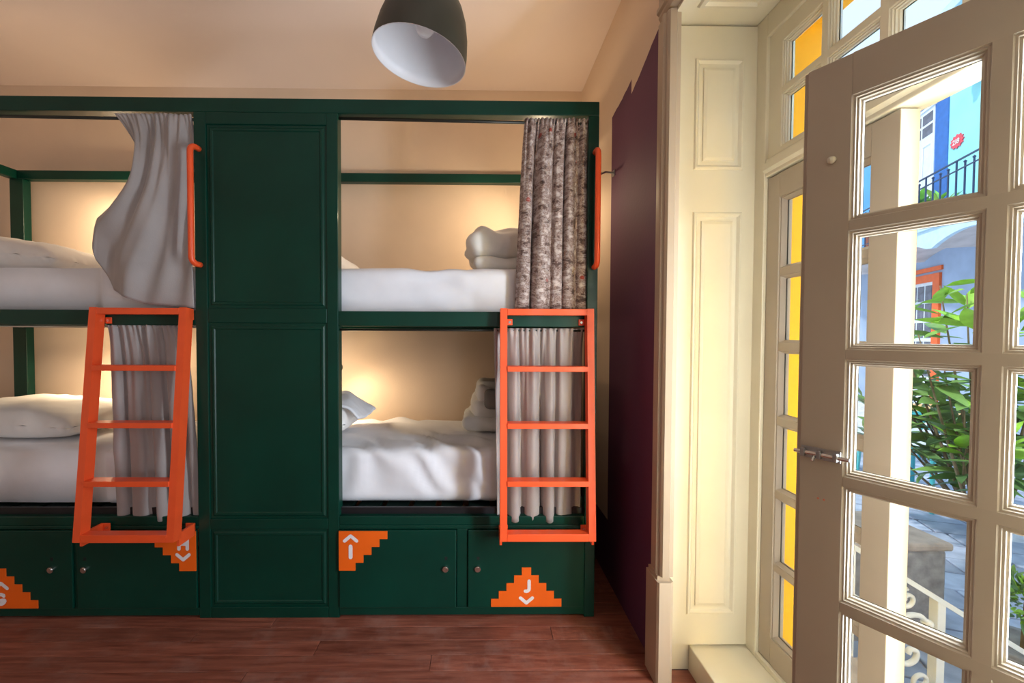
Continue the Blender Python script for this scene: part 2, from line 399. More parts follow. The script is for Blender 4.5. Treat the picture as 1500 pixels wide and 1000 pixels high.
# casing round the opening: far upright, near upright, head
def casing():
    prof = [(.69, 1.575), (.672, 1.575), (.672, 1.535), (.664, 1.53), (.664, 1.515), (.672, 1.508), (.672, 1.498), (.678, 1.488), (.700, 1.484), (.705, 1.492), (.718, 1.492), (.718, 1.56), (.70, 1.575)]
    t = empty('trim_1', (.69, 1.53, 0)); struct(t, 'cream moulded casing of the french window')
    MB().prism(prof, 'z', .40, 2.435).build('casing_upright', 'cream_shaded', t)
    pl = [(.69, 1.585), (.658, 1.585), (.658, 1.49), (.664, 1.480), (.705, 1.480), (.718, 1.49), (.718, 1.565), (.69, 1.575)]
    MB().prism(pl, 'z', 0, .385).prism([(.69, 1.58), (.664, 1.58), (.664, 1.50), (.705, 1.49), (.718, 1.56)], 'z', .385, .40).build('plinth_block', 'cream_shaded', t)
    MB().prism([(x, 1.935-y) for x, y in prof], 'z', .0, 2.435).build('casing_upright', 'cream_shaded', t)
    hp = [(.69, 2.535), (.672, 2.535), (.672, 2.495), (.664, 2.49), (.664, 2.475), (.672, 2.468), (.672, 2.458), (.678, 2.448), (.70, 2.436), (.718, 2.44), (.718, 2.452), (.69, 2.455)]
    MB().prism(hp, 'y', .36, 1.575).build('casing_head', 'cream_shaded', t)
casing()

# lining of the reveal: soffit with a sunk panel, lower side walls, step
t = empty('trim_2', (.9, .97, 2.45)); struct(t, 'cream panelled soffit of the window reveal')
box('soffit_board', .70, 1.03, OY0, OY1, 2.425, 2.45, 'cream_paint', t)
m_ = MB()
m_.ring(.76, .98, .45, 1.47, [(0, 0), (.006, .008), (.018, .010), (.026, .002), (.05, .002)], lambda a, b, d: (a, b, 2.425-d))
m_.build('panel_moulding', 'cream_paint', t)
struct(box('trim_3', .70, 1.12, 1.562, 1.585, 0, 2.425, 'cream_paint'), 'cream lining behind the folded shutter')
struct(box('trim_4', .70, 1.12, .35, .372, 0, 2.425, 'cream_paint'))
st = struct(box('trim_5', .815, 1.25, OY0, 1.562, -.016, .098, 'cream_paint', bev=.004), 'cream painted step under the french window')

# folded shutter on the far reveal
def shutter():
    x0, x1, z0, z1, yf = .737, 1.033, .107, 2.418, 1.548
    t = empty('window_shutter', ((x0+x1)/2, yf, z0)); tag(t, 'cream panelled shutter folded back into the window reveal', 'shutter')
    b = MB().box(x0, x1, yf+.003, yf+.014, z0, z1, .001)
    for a in ((x0, x0+.060, z0, z1), (x1-.052, x1, z0, z1), (x0+.06, x1-.052, z0, .225), (x0+.06, x1-.052, 1.74, 1.895), (x0+.06, x1-.052, 2.30, z1)):
        b.box(a[0], a[1], yf, yf+.006, a[2], a[3])
    b.build('shutter_board', 'cream_paint', t)
    for za, zb in ((.225, 1.74), (1.895, 2.30)):
        m = MB(); m.ring(x0+.06, x1-.052, za, zb, [(0, .0), (.004, -.006), (.010, -.007), (.018, .002), (.032, .004)], lambda p, q, d: (p, yf+d, q))
        o = m.build('panel_moulding', 'cream_paint', t)
        m = MB(); m.ring(x0+.06, x1-.052, za, zb, [(.032, .004), (.034, -.002), (.045, -.005), (.0449, -.0052)], lambda p, q, d: (p, yf+d, q))
        m.add([(x0+.105, yf-.005, za+.045), (x1-.097, yf-.005, za+.045), (x1-.097, yf-.005, zb-.045), (x0+.105, yf-.005, zb-.045)], [(0, 1, 2, 3)])
        m.build('raised_panel', 'cream_paint', t)
    MB().tube([(x0-.001, yf+.006, z0), (x0-.001, yf+.006, z1)], .007, 8).build('edge_bead', 'cream_paint', t)
    for z in (.32, .78, 1.24, 1.70, 2.2): MB().tube([(x1+.003, yf-.003, z-.045), (x1+.003, yf-.003, z+.045)], .006, 8).build('hinge', 'cream_paint', t)
shutter()

# fixed frame with transom light
RINGP = [(-.001, .0), (.002, -.004), (.005, -.004), (.006, -.009), (.009, -.009), (.010, -.014), (.013, -.016), (.0135, -.022)]
def glazing(root, cells, lx, swap):
    """pane + stepped glazing bead for each cell; swap maps (along, z, depth) to the frame's coordinates"""
    for a0, a1, z0, z1 in cells:
        MB().ring(a0, a1, z0, z1, RINGP, swap).ring(a0, a1, z0, z1, [(-.001, -.040), (.004, -.040), (.0135, -.026)], swap).build('glazing_bead', lx, root)
        q = [swap(a0+.008, z0+.008, -.024), swap(a1-.008, z0+.008, -.024), swap(a1-.008, z1-.008, -.024), swap(a0+.008, z1-.008, -.024)]
        MB().add(q, [(0, 1, 2, 3)]).build('pane', 'window_glass', root)
XI = 1.04
fr = empty('window_1', (1.07, .97, .098)); struct(fr, 'cream fixed frame with glazed transom above the french doors')
box('jamb', 1.028, 1.125, 1.497, 1.562, .098, 2.425, 'cream_paint', fr, .003)
box('jamb', 1.028, 1.125, .372, .44, .098, 2.425, 'cream_paint', fr, .003)
box('head', 1.028, 1.125, .44, 1.497, 2.345, 2.425, 'cream_paint', fr, .003)
box('threshold', 1.028, 1.125, .44, 1.497, .098, .118, 'cream_paint', fr, .003)
box('transom_bar', 1.030, 1.115, .44, 1.497, 1.848, 1.912, 'cream_paint', fr, .004)
MB().prism([(1.02, 1.872), (1.03, 1.862), (1.04, 1.862), (1.04, 1.90), (1.03, 1.90), (1.02, 1.894)], 'y', .44, 1.497).build('transom_moulding', 'cream_paint', fr)
box('transom_stile', XI, XI+.04, 1.436, 1.497, 1.912, 2.345, 'cream_paint', fr); box('transom_stile', XI, XI+.04, .44, .50, 1.912, 2.345, 'cream_paint', fr)
box('transom_rail', XI, XI+.04, .5, 1.436, 1.912, 1.932, 'cream_paint', fr); box('transom_rail', XI, XI+.04, .5, 1.436, 2.292, 2.345, 'cream_paint', fr)
vb = [1.436, 1.272, 1.250, 1.086, 1.064, .90, .878, .714, .692, .50]
for k in range(1, 9, 2): box('muntin', XI, XI+.04, vb[k+1], vb[k], 1.932, 2.292, 'cream_paint', fr)
cells = []
for k in range(0, 9, 2):
    a1, a0 = vb[k], vb[k+1]
    box('muntin', XI, XI+.04, a0, a1, 2.112, 2.132, 'cream_paint', fr)
    cells += [(a0, a1, 1.932, 2.112), (a0, a1, 2.132, 2.292)]
glazing(fr, cells, 'cream_paint', lambda a, z, d: (XI-d, a, z))

ZR = [.215+.2575*k for k in range(7)]
def french_leaf(name, label, loc, rz, L, s0, s1, mid, astragal):
    """leaf in its own frame: x from hinge to free edge, +y the room side, z up"""
    t = empty(name, loc, rz, local=True); struct(t, label)
    h0, h1 = .12, 1.843; T = .0225
    g = 'cream_backlit'
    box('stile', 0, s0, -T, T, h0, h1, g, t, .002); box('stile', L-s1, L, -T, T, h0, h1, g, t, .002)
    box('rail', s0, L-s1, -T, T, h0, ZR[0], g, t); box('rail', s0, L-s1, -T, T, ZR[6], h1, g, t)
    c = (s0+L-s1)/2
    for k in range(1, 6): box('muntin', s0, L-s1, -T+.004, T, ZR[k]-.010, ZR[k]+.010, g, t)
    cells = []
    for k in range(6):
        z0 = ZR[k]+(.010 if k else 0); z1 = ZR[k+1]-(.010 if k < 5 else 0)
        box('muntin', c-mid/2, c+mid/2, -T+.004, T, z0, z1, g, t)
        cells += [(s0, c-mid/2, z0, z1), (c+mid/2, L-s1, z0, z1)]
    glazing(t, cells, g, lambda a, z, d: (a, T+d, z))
    if astragal == 'round':
        MB().tube([(L-.010, T, h0), (L-.010, T, h1)], .010, 10).build('astragal', g, t)
    else:
        MB().box(L-.010, L+.008, -T, T-.006, h0, h1, .002).build('meeting_strip', g, t)
    return t
dirF = Vector((-.52, .854)); rz1 = math.atan2(.854, -.52)
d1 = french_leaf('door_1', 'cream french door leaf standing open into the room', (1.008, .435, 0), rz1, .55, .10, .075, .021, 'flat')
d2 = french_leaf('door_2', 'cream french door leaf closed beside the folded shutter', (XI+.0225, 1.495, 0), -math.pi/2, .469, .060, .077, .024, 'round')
# closed leaf: +y local must face the room (-x)
d2.rotation_euler.z = math.pi/2*-1
# slide bolt, knob and screw holes on the open leaf
T = .0225; L1 = .55; zb = 1.035
bl = MB().box(L1-.072, L1-.004, T, T+.004, zb-.012, zb+.012, .001).build('bolt_plate', 'steel', d1)
MB().tube([(L1-.088, T+.010, zb), (L1+.006, T+.010, zb)], .0042, 10).build('bolt_rod', 'chrome', bl)
for dx in (-.066, -.038, -.010): MB().box(L1+dx-.004, L1+dx+.004, T+.004, T+.017, zb-.009, zb+.009, .002).build('bolt_guide', 'steel', bl)
MB().tube([(L1-.030, T+.010, zb-.004), (L1-.030, T+.020, zb-.014)], .003, 8).build('bolt_lug', 'chrome', bl)
MB().lathe([(0, .0), (.006, 0), (.008, .004), (.006, .010), (0, .012)], n=14).build('knob', 'cream_paint', d1, True)
k_ = [o for o in bpy.data.objects if o.name.startswith('knob')][-1]; k_.rotation_euler = (-math.pi/2, 0, 0); k_.location = (L1-.045, T+.005, 1.642)
for dx in (-.045, -.035): MB().tube([(L1+dx, T-.004, .94), (L1+dx, T+.0006, .94)], .002, 8).build('screw_hole', 'terracotta', d1)
# small latch on the closed leaf's meeting stile, and its hinges
lt = MB().box(  .424, .436, T, T+.004, 1.055, 1.085, .001).build('latch', 'chrome', d2)
MB().tube([(.430, T+.004, 1.075), (.430, T+.022, 1.075), (.444, T+.024, 1.078)], .004, 8).build('latch_lever', 'chrome', lt)
MB().tube([(.430, T+.012, 1.062), (.436, T+.014, 1.054), (.444, T+.014, 1.060), (.440, T+.012, 1.070)], .0025, 8).build('latch_hook', 'chrome', lt)
for z in (.42, .86, 1.22, 1.62): MB().tube([(-.003, T+.004, z-.035), (-.003, T+.004, z+.035)], .006, 8).build('hinge', 'cream_paint', d2)

# ------------------------------------------------------------------ the green bunk unit
G = 'green_paint'; Y0 = 1.86; Y1 = 2.76
BK = empty('bunk_bed', (-1.22, 2.31, 0)); tag(BK, 'dark green built-in four-berth bunk unit with lockers below', 'bunk bed')
def bb(name, x0, x1, y0, y1, z0, z1, m=G, p=None, bev=.003): return box(name, x0, x1, y0, y1, z0, z1, m, p or BK, bev)
for x0, x1 in ((.490, .537), (-.668, -.618), (-1.247, -1.194), (-2.985, -2.935)):
    bb('post', x0, x1, Y0, Y0+.05, 0, 2.252)
for x0, x1 in ((.490, .537), (-1.27, -1.22), (-2.985, -2.90)):
    bb('post', x0, x1, Y1-.05, Y1, 0, 2.262)
bb('top_beam', -2.985, .537, Y0, Y0+.05, 2.252, 2.314)
bb('top_beam', -2.985, .537, Y1-.05, Y1, 2.262, 2.318)
bb('top_beam', .490, .537, Y0+.05, Y1-.05, 2.252, 2.314); bb('top_beam', -2.985, -2.935, Y0+.05, Y1-.05, 2.262, 2.318)
# decks: front rails, slats, side rails
for xa, xb in ((-.618, .490), (-2.935, -1.247)):
    bb('deck_rail', xa, xb, Y0+.002, Y0+.048, 1.318, 1.385)
    bb('deck_rail', xa, xb, Y0+.002, Y0+.048, .422, .462)
    bb('mesh_strip', xa, xb, Y0+.03, Y0+.042, .462, .492, 'black_metal', None, 0)
    for z, zz in ((1.335, 'black_metal'), (.455, 'green_dark')):
        xx = xa - (.6 if xa > -1 else -.0)
        k = 0
        while xx + .13*k < xb-.1:
            bb('slat', xx+.13*k+.01, xx+.13*k+.11, Y0+.05, Y1-.05, z, z+.018, zz, None, 0); k += 1
    bb('deck_rail', xa-(.6 if xa > -1 else 0), xb, Y1-.048, Y1-.002, 1.318, 1.385)
for x0, x1 in ((.492, .535), (-2.983, -2.937)): bb('side_rail', x0, x1, Y0+.05, Y1-.05, 1.318, 1.385); bb('side_rail', x0, x1, Y0+.05, Y1-.05, .40, .462)
bb('divider', -1.235, -1.213, Y0+.05, Y1-.05, .03, 2.25, 'beige_paint')
# closed middle bay: three framed boards
bb('cross_rail', -1.194, -.668, Y0, Y0+.045, 1.330, 1.395); bb('cross_rail', -1.194, -.668, Y0, Y0+.045, .405, .452)
bb('cross_rail', -1.194, -.668, Y0, Y0+.045, 2.20, 2.252); bb('cross_rail', -1.194, -.668, Y0, Y0+.045, 0, .050)
for z0, z1 in ((1.395, 2.20), (.452, 1.330), (.050, .405)):
    p = bb('panel', -1.194, -.668, Y0+.006, Y0+.020, z0, z1)
    m = MB(); m.ring(-1.194, -.668, z0, z1, [(0, .0), (.012, -.001), (.018, -.005), (.026, -.005), (.03, -.001), (.045, -.001)], lambda a, b, d: (a, Y0+.006+d, b))
    m.build('panel_bead', G, p)
# lockers
bb('locker_rail', -.618, .490, Y0, Y0+.04, .405, .422); bb('locker_rail', -2.935, -1.247, Y0, Y0+.04, .405, .422)
bb('kick_rail', -.618, .490, Y0, Y0+.04, .012, .048); bb('kick_rail', -2.935, -1.247, Y0, Y0+.04, .012, .048)
bb('locker_stile', -.089, -.040, Y0, Y0+.04, .048, .405); bb('locker_stile', -1.800, -1.783, Y0, Y0+.04, .048, .405)
bb('locker_panel', -2.935, -2.375, Y0+.004, Y0+.03, .048, .405); bb('locker_stile', -2.375, -2.36, Y0, Y0+.04, .048, .405)
bb('end_panel', -2.985, -2.963, Y0+.05, Y1-.05, 0, .40)
bb('end_panel', .515, .537, Y0+.05, Y1-.05, 0, .40)
SY = Y0-.008
def nxt_y(mb, y):
    mb.layer = getattr(mb, 'layer', 0)+1   # each piece of a stroke lies a hair proud of the last
    return y + mb.layer*(.00012 if y < 0 else -.00012)
def stroke(mb, pts, w, y):
    """flat rounded pen stroke in the xz plane"""
    y0_ = y
    for (xa, za), (xb, zb_) in zip(pts[:-1], pts[1:]):
        y = nxt_y(mb, y0_)
        dx, dz = xb-xa, zb_-za; l = math.hypot(dx, dz); nx, nz_ = -dz/l*w/2, dx/l*w/2
        mb.add([(xa+nx, y, za+nz_), (xb+nx, y, zb_+nz_), (xb-nx, y, zb_-nz_), (xa-nx, y, za-nz_)], [(0, 1, 2, 3)])
    for (xa, za) in pts:
        y = nxt_y(mb, y0_)
        mb.add([(xa+w/2*math.cos(2*math.pi*k/12), y, za+w/2*math.sin(2*math.pi*k/12)) for k in range(12)], [tuple(range(12))])
def letter(mb, ch, x, z, h, y):
    w = .0155; a = h/2-w/2
    if ch == 'I': stroke(mb, [(x, z-a), (x, z+a)], w*1.15, y)
    if ch == 'H':
        for s in (-1, 1): stroke(mb, [(x+s*.0185, z-a), (x+s*.0185, z+a)], w, y)
        stroke(mb, [(x-.0185, z), (x+.0185, z)], w, y)
    if ch == 'J': stroke(mb, [(x+.010, z+a), (x+.010, z-a+.012)] + [(x-.002+.012*math.cos(q), z-a+.012+.012*math.sin(q)) for q in (-.5, -1.1, -1.6, -2.0)], w, y)
    if ch == 'G':
        arc = [(x+.019*math.cos(q), z+(a)*math.sin(q)) for q in [math.radians(d) for d in range(45, 341, 24)]]
        stroke(mb, arc + [(x+.019, z-.004), (x+.004, z-.004)], w, y)
def caret(mb, x, z, up, y):
    s = 1 if up else -1; stroke(mb, [(x-.027, z-s*.009), (x, z+s*.014), (x+.027, z-s*.009)], .0150, y)
def locker_door(x0, x1, lock_x, sign, ch):
    d = bb('locker_door', x0+.002, x1-.002, SY, Y0+.006, .050, .403, G, None, .003)
    zl = .229
    lk = MB().tube([(lock_x, SY+.002, zl), (lock_x, SY-.008, zl)], .0135, 18).tube([(lock_x, SY-.008, zl), (lock_x, SY-.011, zl)], .0095, 18).build('cam_lock', 'chrome', d)
    smooth_angle(lk); 
    box('vent_slot', lock_x-.004, lock_x+.008, SY-.0006, SY+.001, .268, .283, 'dark_slot', d)
    rows = []
    rh = .0358
    kind, xa = sign
    if kind == 'pyramid':
        for k in range(5): rows.append((xa-.159+.0345*k, xa+.159-.0345*k, .055+rh*k, .055+rh*(k+1)))
    elif kind == 'left':
        for k in range(5): rows.append((xa, xa+.217-.0358*k, .401-rh*(k+1), .401-rh*k))
    else:
        for k in range(5): rows.append((xa-.217+.0358*k, xa, .401-rh*(k+1), .401-rh*k))
    m = MB()
    for a, b, z0, z1 in rows: m.box(a, b, SY-.003, SY+.001, z0, z1)
    m.build('stepped_sign', 'orange_print', d)
    yl = SY-.0034; m = MB()
    if kind == 'pyramid':
        if ch == 'J': letter(m, 'J', xa+.002, .150, .062, yl); caret(m, xa, .078+.010, False, yl)
        else: caret(m, xa, .155, True, yl); letter(m, 'G', xa, .098, .058, yl)
    elif kind == 'left': caret(m, xa+.053, .366, True, yl); letter(m, 'I', xa+.053, .308, .064, yl)
    else: letter(m, 'H', xa-.055, .345, .062, yl); caret(m, xa-.055, .288, False, yl)
    m.build('sign_letter', 'white_print', d)
locker_door(-.618, -.089, -.139, ('left', -.6165), 'I')
locker_door(-.040, .490, .006, ('pyramid', .226), 'J')
locker_door(-1.783, -1.250, -1.747, ('right', -1.2525), 'H')
locker_door(-2.36, -1.800, -1.893, ('pyramid', -2.113), 'G')
# curtain rods
def rod(x0, x1, z, z2, m, r): MB().tube([(x0, Y0+.022, z), (x1, Y0+.022, z2)], r, 8).build('curtain_rod', m, BK, True)
rod(-.618, .490, 2.240, 2.226, 'dark_rod', .007); rod(-2.935, -1.247, 2.242, 2.228, 'dark_rod', .007)
rod(-.618, .490, 1.302, 1.302, 'dark_rod', .005); rod(-2.935, -1.247, 1.350-.04, 1.312, 'pale_rod', .004)
# grab handles
def grab(x, xo):
    z0, z1 = 1.585, 2.090; yo = Y0-.048; r = .0125
    pts = [(x, Y0+.004, z1), (x, Y0-.02, z1)]
    for k in range(1, 6):
        a = k/5*math.pi/2; pts.append((x+(xo-x)*math.sin(a), Y0-.02-.028*math.sin(a), z1-.028*(1-math.cos(a))))
    low = [(px, py, z0+z1-pz) for px, py, pz in reversed(pts)]
    MB().tube(pts+low, r, 12).build('grab_handle', 'orange_paint', BK, True)
grab(-1.224, -1.230); grab(.520, .520)

# ------------------------------------------------------------------ ladders
def ladder(x0, x1, label, lean, zt, zb_):
    yt = Y0-.026; yb = yt-lean
    t = empty('bunk_ladder', ((x0+x1)/2, yt, zb_)); tag(t, label, 'ladder')
    w, dp = .030, .046; O = 'orange_paint'
    def yy(z): return yt+(yb-yt)*(zt-z)/(zt-zb_)
    up = Vector((0, yb-yt, zb_-zt)).normalized(); nrm = Vector((1, 0, 0)).cross(up)
    for x in (x0+w/2, x1-w/2): MB().bar((x, yt, zt), (x, yb, zb_), w, dp, nrm).build('side_rail', O, t)
    for z, h in ((zt-.014, .028), (zb_+.016, .032)): 
        MB().box(x0+w, x1-w, yy(z)-dp/2, yy(z)+dp/2, z-h/2, z+h/2, .002).build('cross_bar', O, t)
    for k in (1, 2, 3):
        z = zt-.016-k*(zt-zb_-.016)/4-.006*k*0
        MB().box(x0+w, x1-w, yy(z)-dp*.62, yy(z)+dp*.62, z-.013, z+.010, .002).build('rung', O, t)
    for x, s in ((x0+w, 1), (x1-w, -1)):
        b = MB().box(x, x+s*.026, Y0-.006, Y0-.001, 1.325, 1.352, .001).build('bracket', O, t)
        MB().tube([(x+s*.014, Y0-.006, 1.338), (x+s*.014, Y0-.010, 1.338)], .006, 10).build('bolt', 'chrome', b)
        MB().box(x-s*w, x-s*(w-.006), Y0-.03, Y0-.001, zt-.05, zt-.004).build('top_plate', O, t)
        xp = x-s*w
        MB().box(xp, xp+s*.010, yb+.01, Y0-.0105, zb_-.030, zb_+.024).build('stand_off', O, t)
        b = MB().box(xp, xp+s*.040, Y0-.014, Y0-.0085, zb_-.030, zb_+.024, .001).build('bracket', O, t)
        MB().tube([(xp+s*.026, Y0-.014, zb_+.005), (xp+s*.026, Y0-.018, zb_+.005)], .006, 10).build('bolt', 'chrome', b)
    return t
ladder(.100, .508, 'orange metal ladder in front of the I and J lockers', .070, 1.396, .405)
ladder(-1.668, -1.254, 'orange metal ladder in front of the G and H lockers', .095, 1.392, .415)

# ------------------------------------------------------------------ curtains
def lerp(a, b, t): return a+(b-a)*t
def solid(o, th=.003):
    md = o.modifiers.new('Solidify', 'SOLIDIFY'); md.thickness = th; md.offset = 0; return o
def curtain(name, label, xl0, xr0, xl1, xr1, zt, zb_, yc, nf, amp, m, seed, hem=.012, shape=None, sub=(130, 44)):
    rnd = random.Random(seed); ph = [rnd.uniform(0, 6.28) for _ in range(6)]
    warp = [rnd.uniform(-.03, .03) for _ in range(9)]
    def fn(u, v):
        s = u + .035*math.sin(2*math.pi*u*1.0+ph[0]) + .02*math.sin(2*math.pi*2.3*u+ph[1])
        s = (s - (.035*math.sin(ph[0])+.02*math.sin(ph[1])))
        x = lerp(lerp(xl0, xr0, u), lerp(xl1, xr1, u), v**.8)
        z = lerp(zt, zb_, v)
        head = math.exp(-v*9)
        q = 2*math.pi*nf*s+ph[2]
        sq = math.sin(q); env = .40+.85*min(1, max(0, .55+1.1*noise.noise(Vector((u*3.1+seed*1.7, .3, v*.6)))))
        fold = (math.copysign(abs(sq)**.62, sq)*.78+.30*math.sin(q*.53+ph[3]+v*.8))*env
        a = amp*(.45+.55*min(1, v*1.6))*(1-.8*math.exp(-v*22))
        yv = fold*a + .28*amp*math.sin(2*math.pi*nf*2.1*u+ph[4])*math.exp(-v*2.2) *(1-math.exp(-v*30)) + head*.22*amp*math.sin(2*math.pi*nf*3.6*u+ph[5]) - .014*math.exp(-v*18)
        x += .30*amp*math.cos(q)*(.3+.7*v)
        z += hem*fold*v**6
        yv += .006*noise.noise(Vector((u*6, v*7, seed)))
        if shape: 
            x, yv, z = shape(u, v, x, yv, z)
        return (x, yc+yv, z)
    mb = MB().grid(sub[0], sub[1], fn); o = mb.build(name, m); solid(o)
    tag(o, label, 'curtain'); return o
YC = Y0+.020
curtain('bunk_curtain', 'brown and grey printed curtain gathered on the upper bunk above lockers I and J', .210, .486, .176, .486, 2.243, 1.392, YC+.004, 4.6, .031, 'printed_fabric', 3, hem=.008)
curtain('bunk_curtain', 'plain grey curtain behind the ladder over lockers I and J', .072, .484, .086, .484, 1.312, .455, YC+.008, 4.6, .029, 'grey_curtain', 11, hem=.020)
curtain('bunk_curtain', 'plain grey curtain behind the ladder over lockers G and H', -1.640, -1.306, -1.610, -1.252, 1.325, .452, YC+.006, 4.2, .028, 'grey_curtain', 21, hem=.014)
def swept(u, v, x, yv, z):
    # lower corner pulled aside and lifted, cloth bellying into the room
    hem = [(0, -1.655, 1.660), (.14, -1.650, 1.600), (.35, -1.585, 1.470), (.6, -1.465, 1.412), (1, -1.256, 1.395)]
    for (a, xa, za), (b, xb, zb_) in zip(hem[:-1], hem[1:]):
        if a <= u <= b: k = (u-a)/(b-a); hx, hz = lerp(xa, xb, k), lerp(za, zb_, k); break
    tx = lerp(-1.592, -1.258, u); e = v
    px = lerp(tx, hx, e**1.35) + .115*math.sin(math.pi*min(1, v*1.25))*(1-u)**1.6*(v < .8)
    pz = lerp(2.243, hz, v)
    belly = -.055*math.sin(math.pi*v**1.2)*math.exp(-((u-.35)/.35)**2) - .05*v**2*(1-u)
    hd = 1-math.exp(-v*20)
    f = hd*(.022*math.sin(2*math.pi*(3.2*u**1.2+.55*v)+.6)*(.4+.8*v*(1-v)*2) + .009*math.sin(2*math.pi*9*u)*math.exp(-v*5)) + .004*math.sin(2*math.pi*16*u)*math.exp(-v*9) - .010*math.exp(-v*18)
    hd2 = math.sin(math.pi*v)
    tk = -.036*math.exp(-((u-.50-.25*(1-v))/.07)**2)*hd + .025*math.exp(-((u-.66-.2*(1-v))/.06)**2)*hd*v*hd2 + .010*noise.noise(Vector((u*4, v*5, 2)))
    return px, belly+f+tk, pz
curtain('bunk_curtain', 'plain grey curtain swept aside on the upper bunk above lockers G and H', -1.6, -1.25, -1.6, -1.25, 2.24, 1.39, YC-.006, 4, .02, 'grey_curtain', 5, shape=swept, sub=(110, 70))

# ------------------------------------------------------------------ bedding
def soft_box(x0, x1, y0, y1, z0, z1, r, cuts, amp, seed, fr=4.0, wr=0.0, wdir=(1, 1, 0), top_only=False):
    bm = bmesh.new(); bmesh.ops.create_cube(bm, size=1)
    for v in bm.verts: v.co = Vector((lerp(x0, x1, v.co.x+.5), lerp(y0, y1, v.co.y+.5), lerp(z0, z1, v.co.z+.5)))
    sx, sy, sz = x1-x0, y1-y0, z1-z0
    def sub(axis, n):
        es = [e for e in bm.edges if abs((e.verts[0].co-e.verts[1].co)[axis]) > 1e-6 and all(abs((e.verts[0].co-e.verts[1].co)[k]) < 1e-6 for k in range(3) if k != axis)]
        bmesh.ops.subdivide_edges(bm, edges=es, cuts=n, use_grid_fill=True)
    for ax, n in zip((0, 1, 2), cuts): sub(ax, n)
    for v in bm.verts:
        c = v.co; i = Vector((min(max(c.x, x0+r), x1-r), min(max(c.y, y0+r), y1-r), min(max(c.z, z0+r), z1-r)))
        d = c-i
        if d.length > 1e-6:
            nrm = d.normalized(); c = i+nrm*r
        else: nrm = Vector((0, 0, 1))
        k = amp*noise.noise(c*fr+Vector((seed, 0, 0)))
        if wr:
            w = Vector(wdir).normalized(); s = c.dot(w)
            k += wr*math.sin(s*55+5*noise.noise(c*5+Vector((0, seed, 0))))*max(0, noise.noise(c*3+Vector((0, 0, seed)))+.25)
        bottom = (c.z-z0)/max(1e-6, sz)
        v.co = c+nrm*k*min(1, bottom*3+.1)
    bm.verts.index_update()
    m = MB(); m.add([v.co for v in bm.verts], [[v.index for v in f.verts] for f in bm.faces]); bm.free(); m.smooth = True
    return m
ym0, ym1 = Y0+.062, Y1-.055
def mattress(x0, x1, z0, z1, label, seed, wr, wdir, y0=ym0):
    o = soft_box(x0, x1, y0+.010, ym1-(.025 if wr > .015 else .008), z0, z1, .045, (60, 30, 16), .009, seed, 3.5, wr, wdir).build('mattress', 'white_cloth')
    return tag(o, label, 'mattress')
mattress(-1.20, .47, 1.355, 1.592, 'white sheeted mattress on the upper bunk with the printed curtain', 1.3, .012, (.12, .2, 1))
mattress(-2.92, -1.285, 1.355, 1.592, 'white sheeted mattress on the upper bunk with the swept-aside grey curtain', 4.1, .011, (.1, .2, 1))
mattress(-1.18, .445, .486, .742, 'white sheeted mattress on the lower bunk over lockers I and J', 7.7, .020, (.75, .9, .35), ym0+.015)
mattress(-2.92, -1.285, .480, .742, 'white sheeted mattress on the lower bunk over lockers G and H', 9.2, .012, (.15, .3, 1))
def pillow(cx, cy, cz, sx, sy, h, rot, label, seed, m='pillow_cloth', tilt=0, name='pillow', cat='pillow'):
    mb = MB()
    def sheet(sgn):
        def fn(u, v):
            a, b = u*2-1, v*2-1
            pa, pb = 1-abs(a)**2.6, 1-abs(b)**2.6
            z = sgn*h/2*(max(0, pa)*max(0, pb))**.42
            k = 1-.09*(1-abs(a)**2)*(abs(b)**4); l = 1-.09*(1-abs(b)**2)*(abs(a)**4)
            nz = .014*noise.noise(Vector((a*2.2+seed, b*2.2, sgn)))*(pa*pb)**.3 + .006*noise.noise(Vector((a*7+seed, b*7, sgn)))
            return (a*sx/2*l, b*sy/2*k, z+nz*(1 if sgn > 0 else .3))
        return fn
    mb.grid(28, 22, sheet(1)); n = len(mb.v)
    mb.grid(28, 22, sheet(-1)); mb.uv = None
    R = Matrix.Rotation(rot, 4, 'Z') @ Matrix.Rotation(tilt, 4, 'Y')
    mb.v = [tuple(R @ Vector(v)+Vector((cx, cy, cz))) for v in mb.v]
    o = mb.build(name, m, None, True); bm = bmesh.new(); bm.from_mesh(o.data); bmesh.ops.remove_doubles(bm, verts=bm.verts[:], dist=.002); bmesh.ops.recalc_face_normals(bm, faces=bm.faces[:]); bm.to_mesh(o.data); bm.free()
    for p in o.data.polygons: p.use_smooth = True
    return tag(o, label, cat)
pillow(-2.48, 2.32, 1.690, .74, .50, .19, .06, 'white pillow on the upper bunk with the swept-aside grey curtain', 1, tilt=.10)
pillow(-2.38, 2.30, .832, .72, .52, .19, .05, 'cream-lit pillow on the lower bunk over lockers G and H', 2, tilt=.06)
pillow(-.93, 2.32, 1.675, .52, .52, .13, .0, 'white pillow on the upper bunk with the printed curtain', 3, tilt=.14)
pillow(-.905, 2.28, .848, .52, .50, .19, .0, 'white pillow on the lower bunk over lockers I and J', 5, tilt=.04)
# white towel lying over the lower pillow's end, one corner sticking out
tw = MB()
def towel_fn(u, v):
    x = lerp(-.80, -.60+.03*v, u); yv = lerp(2.10, 2.34, v)
    return (x, yv,   .958-.105*u**2.2+.008*math.sin(u*9+v*5)+.006*noise.noise(Vector((u*5, v*6, 3))))
tw.grid(24, 20, towel_fn); o = tw.build('towel', 'white_cloth'); solid(o, .012); tag(o, 'white towel draped over the pillow on the lower bunk over lockers I and J', 'towel')

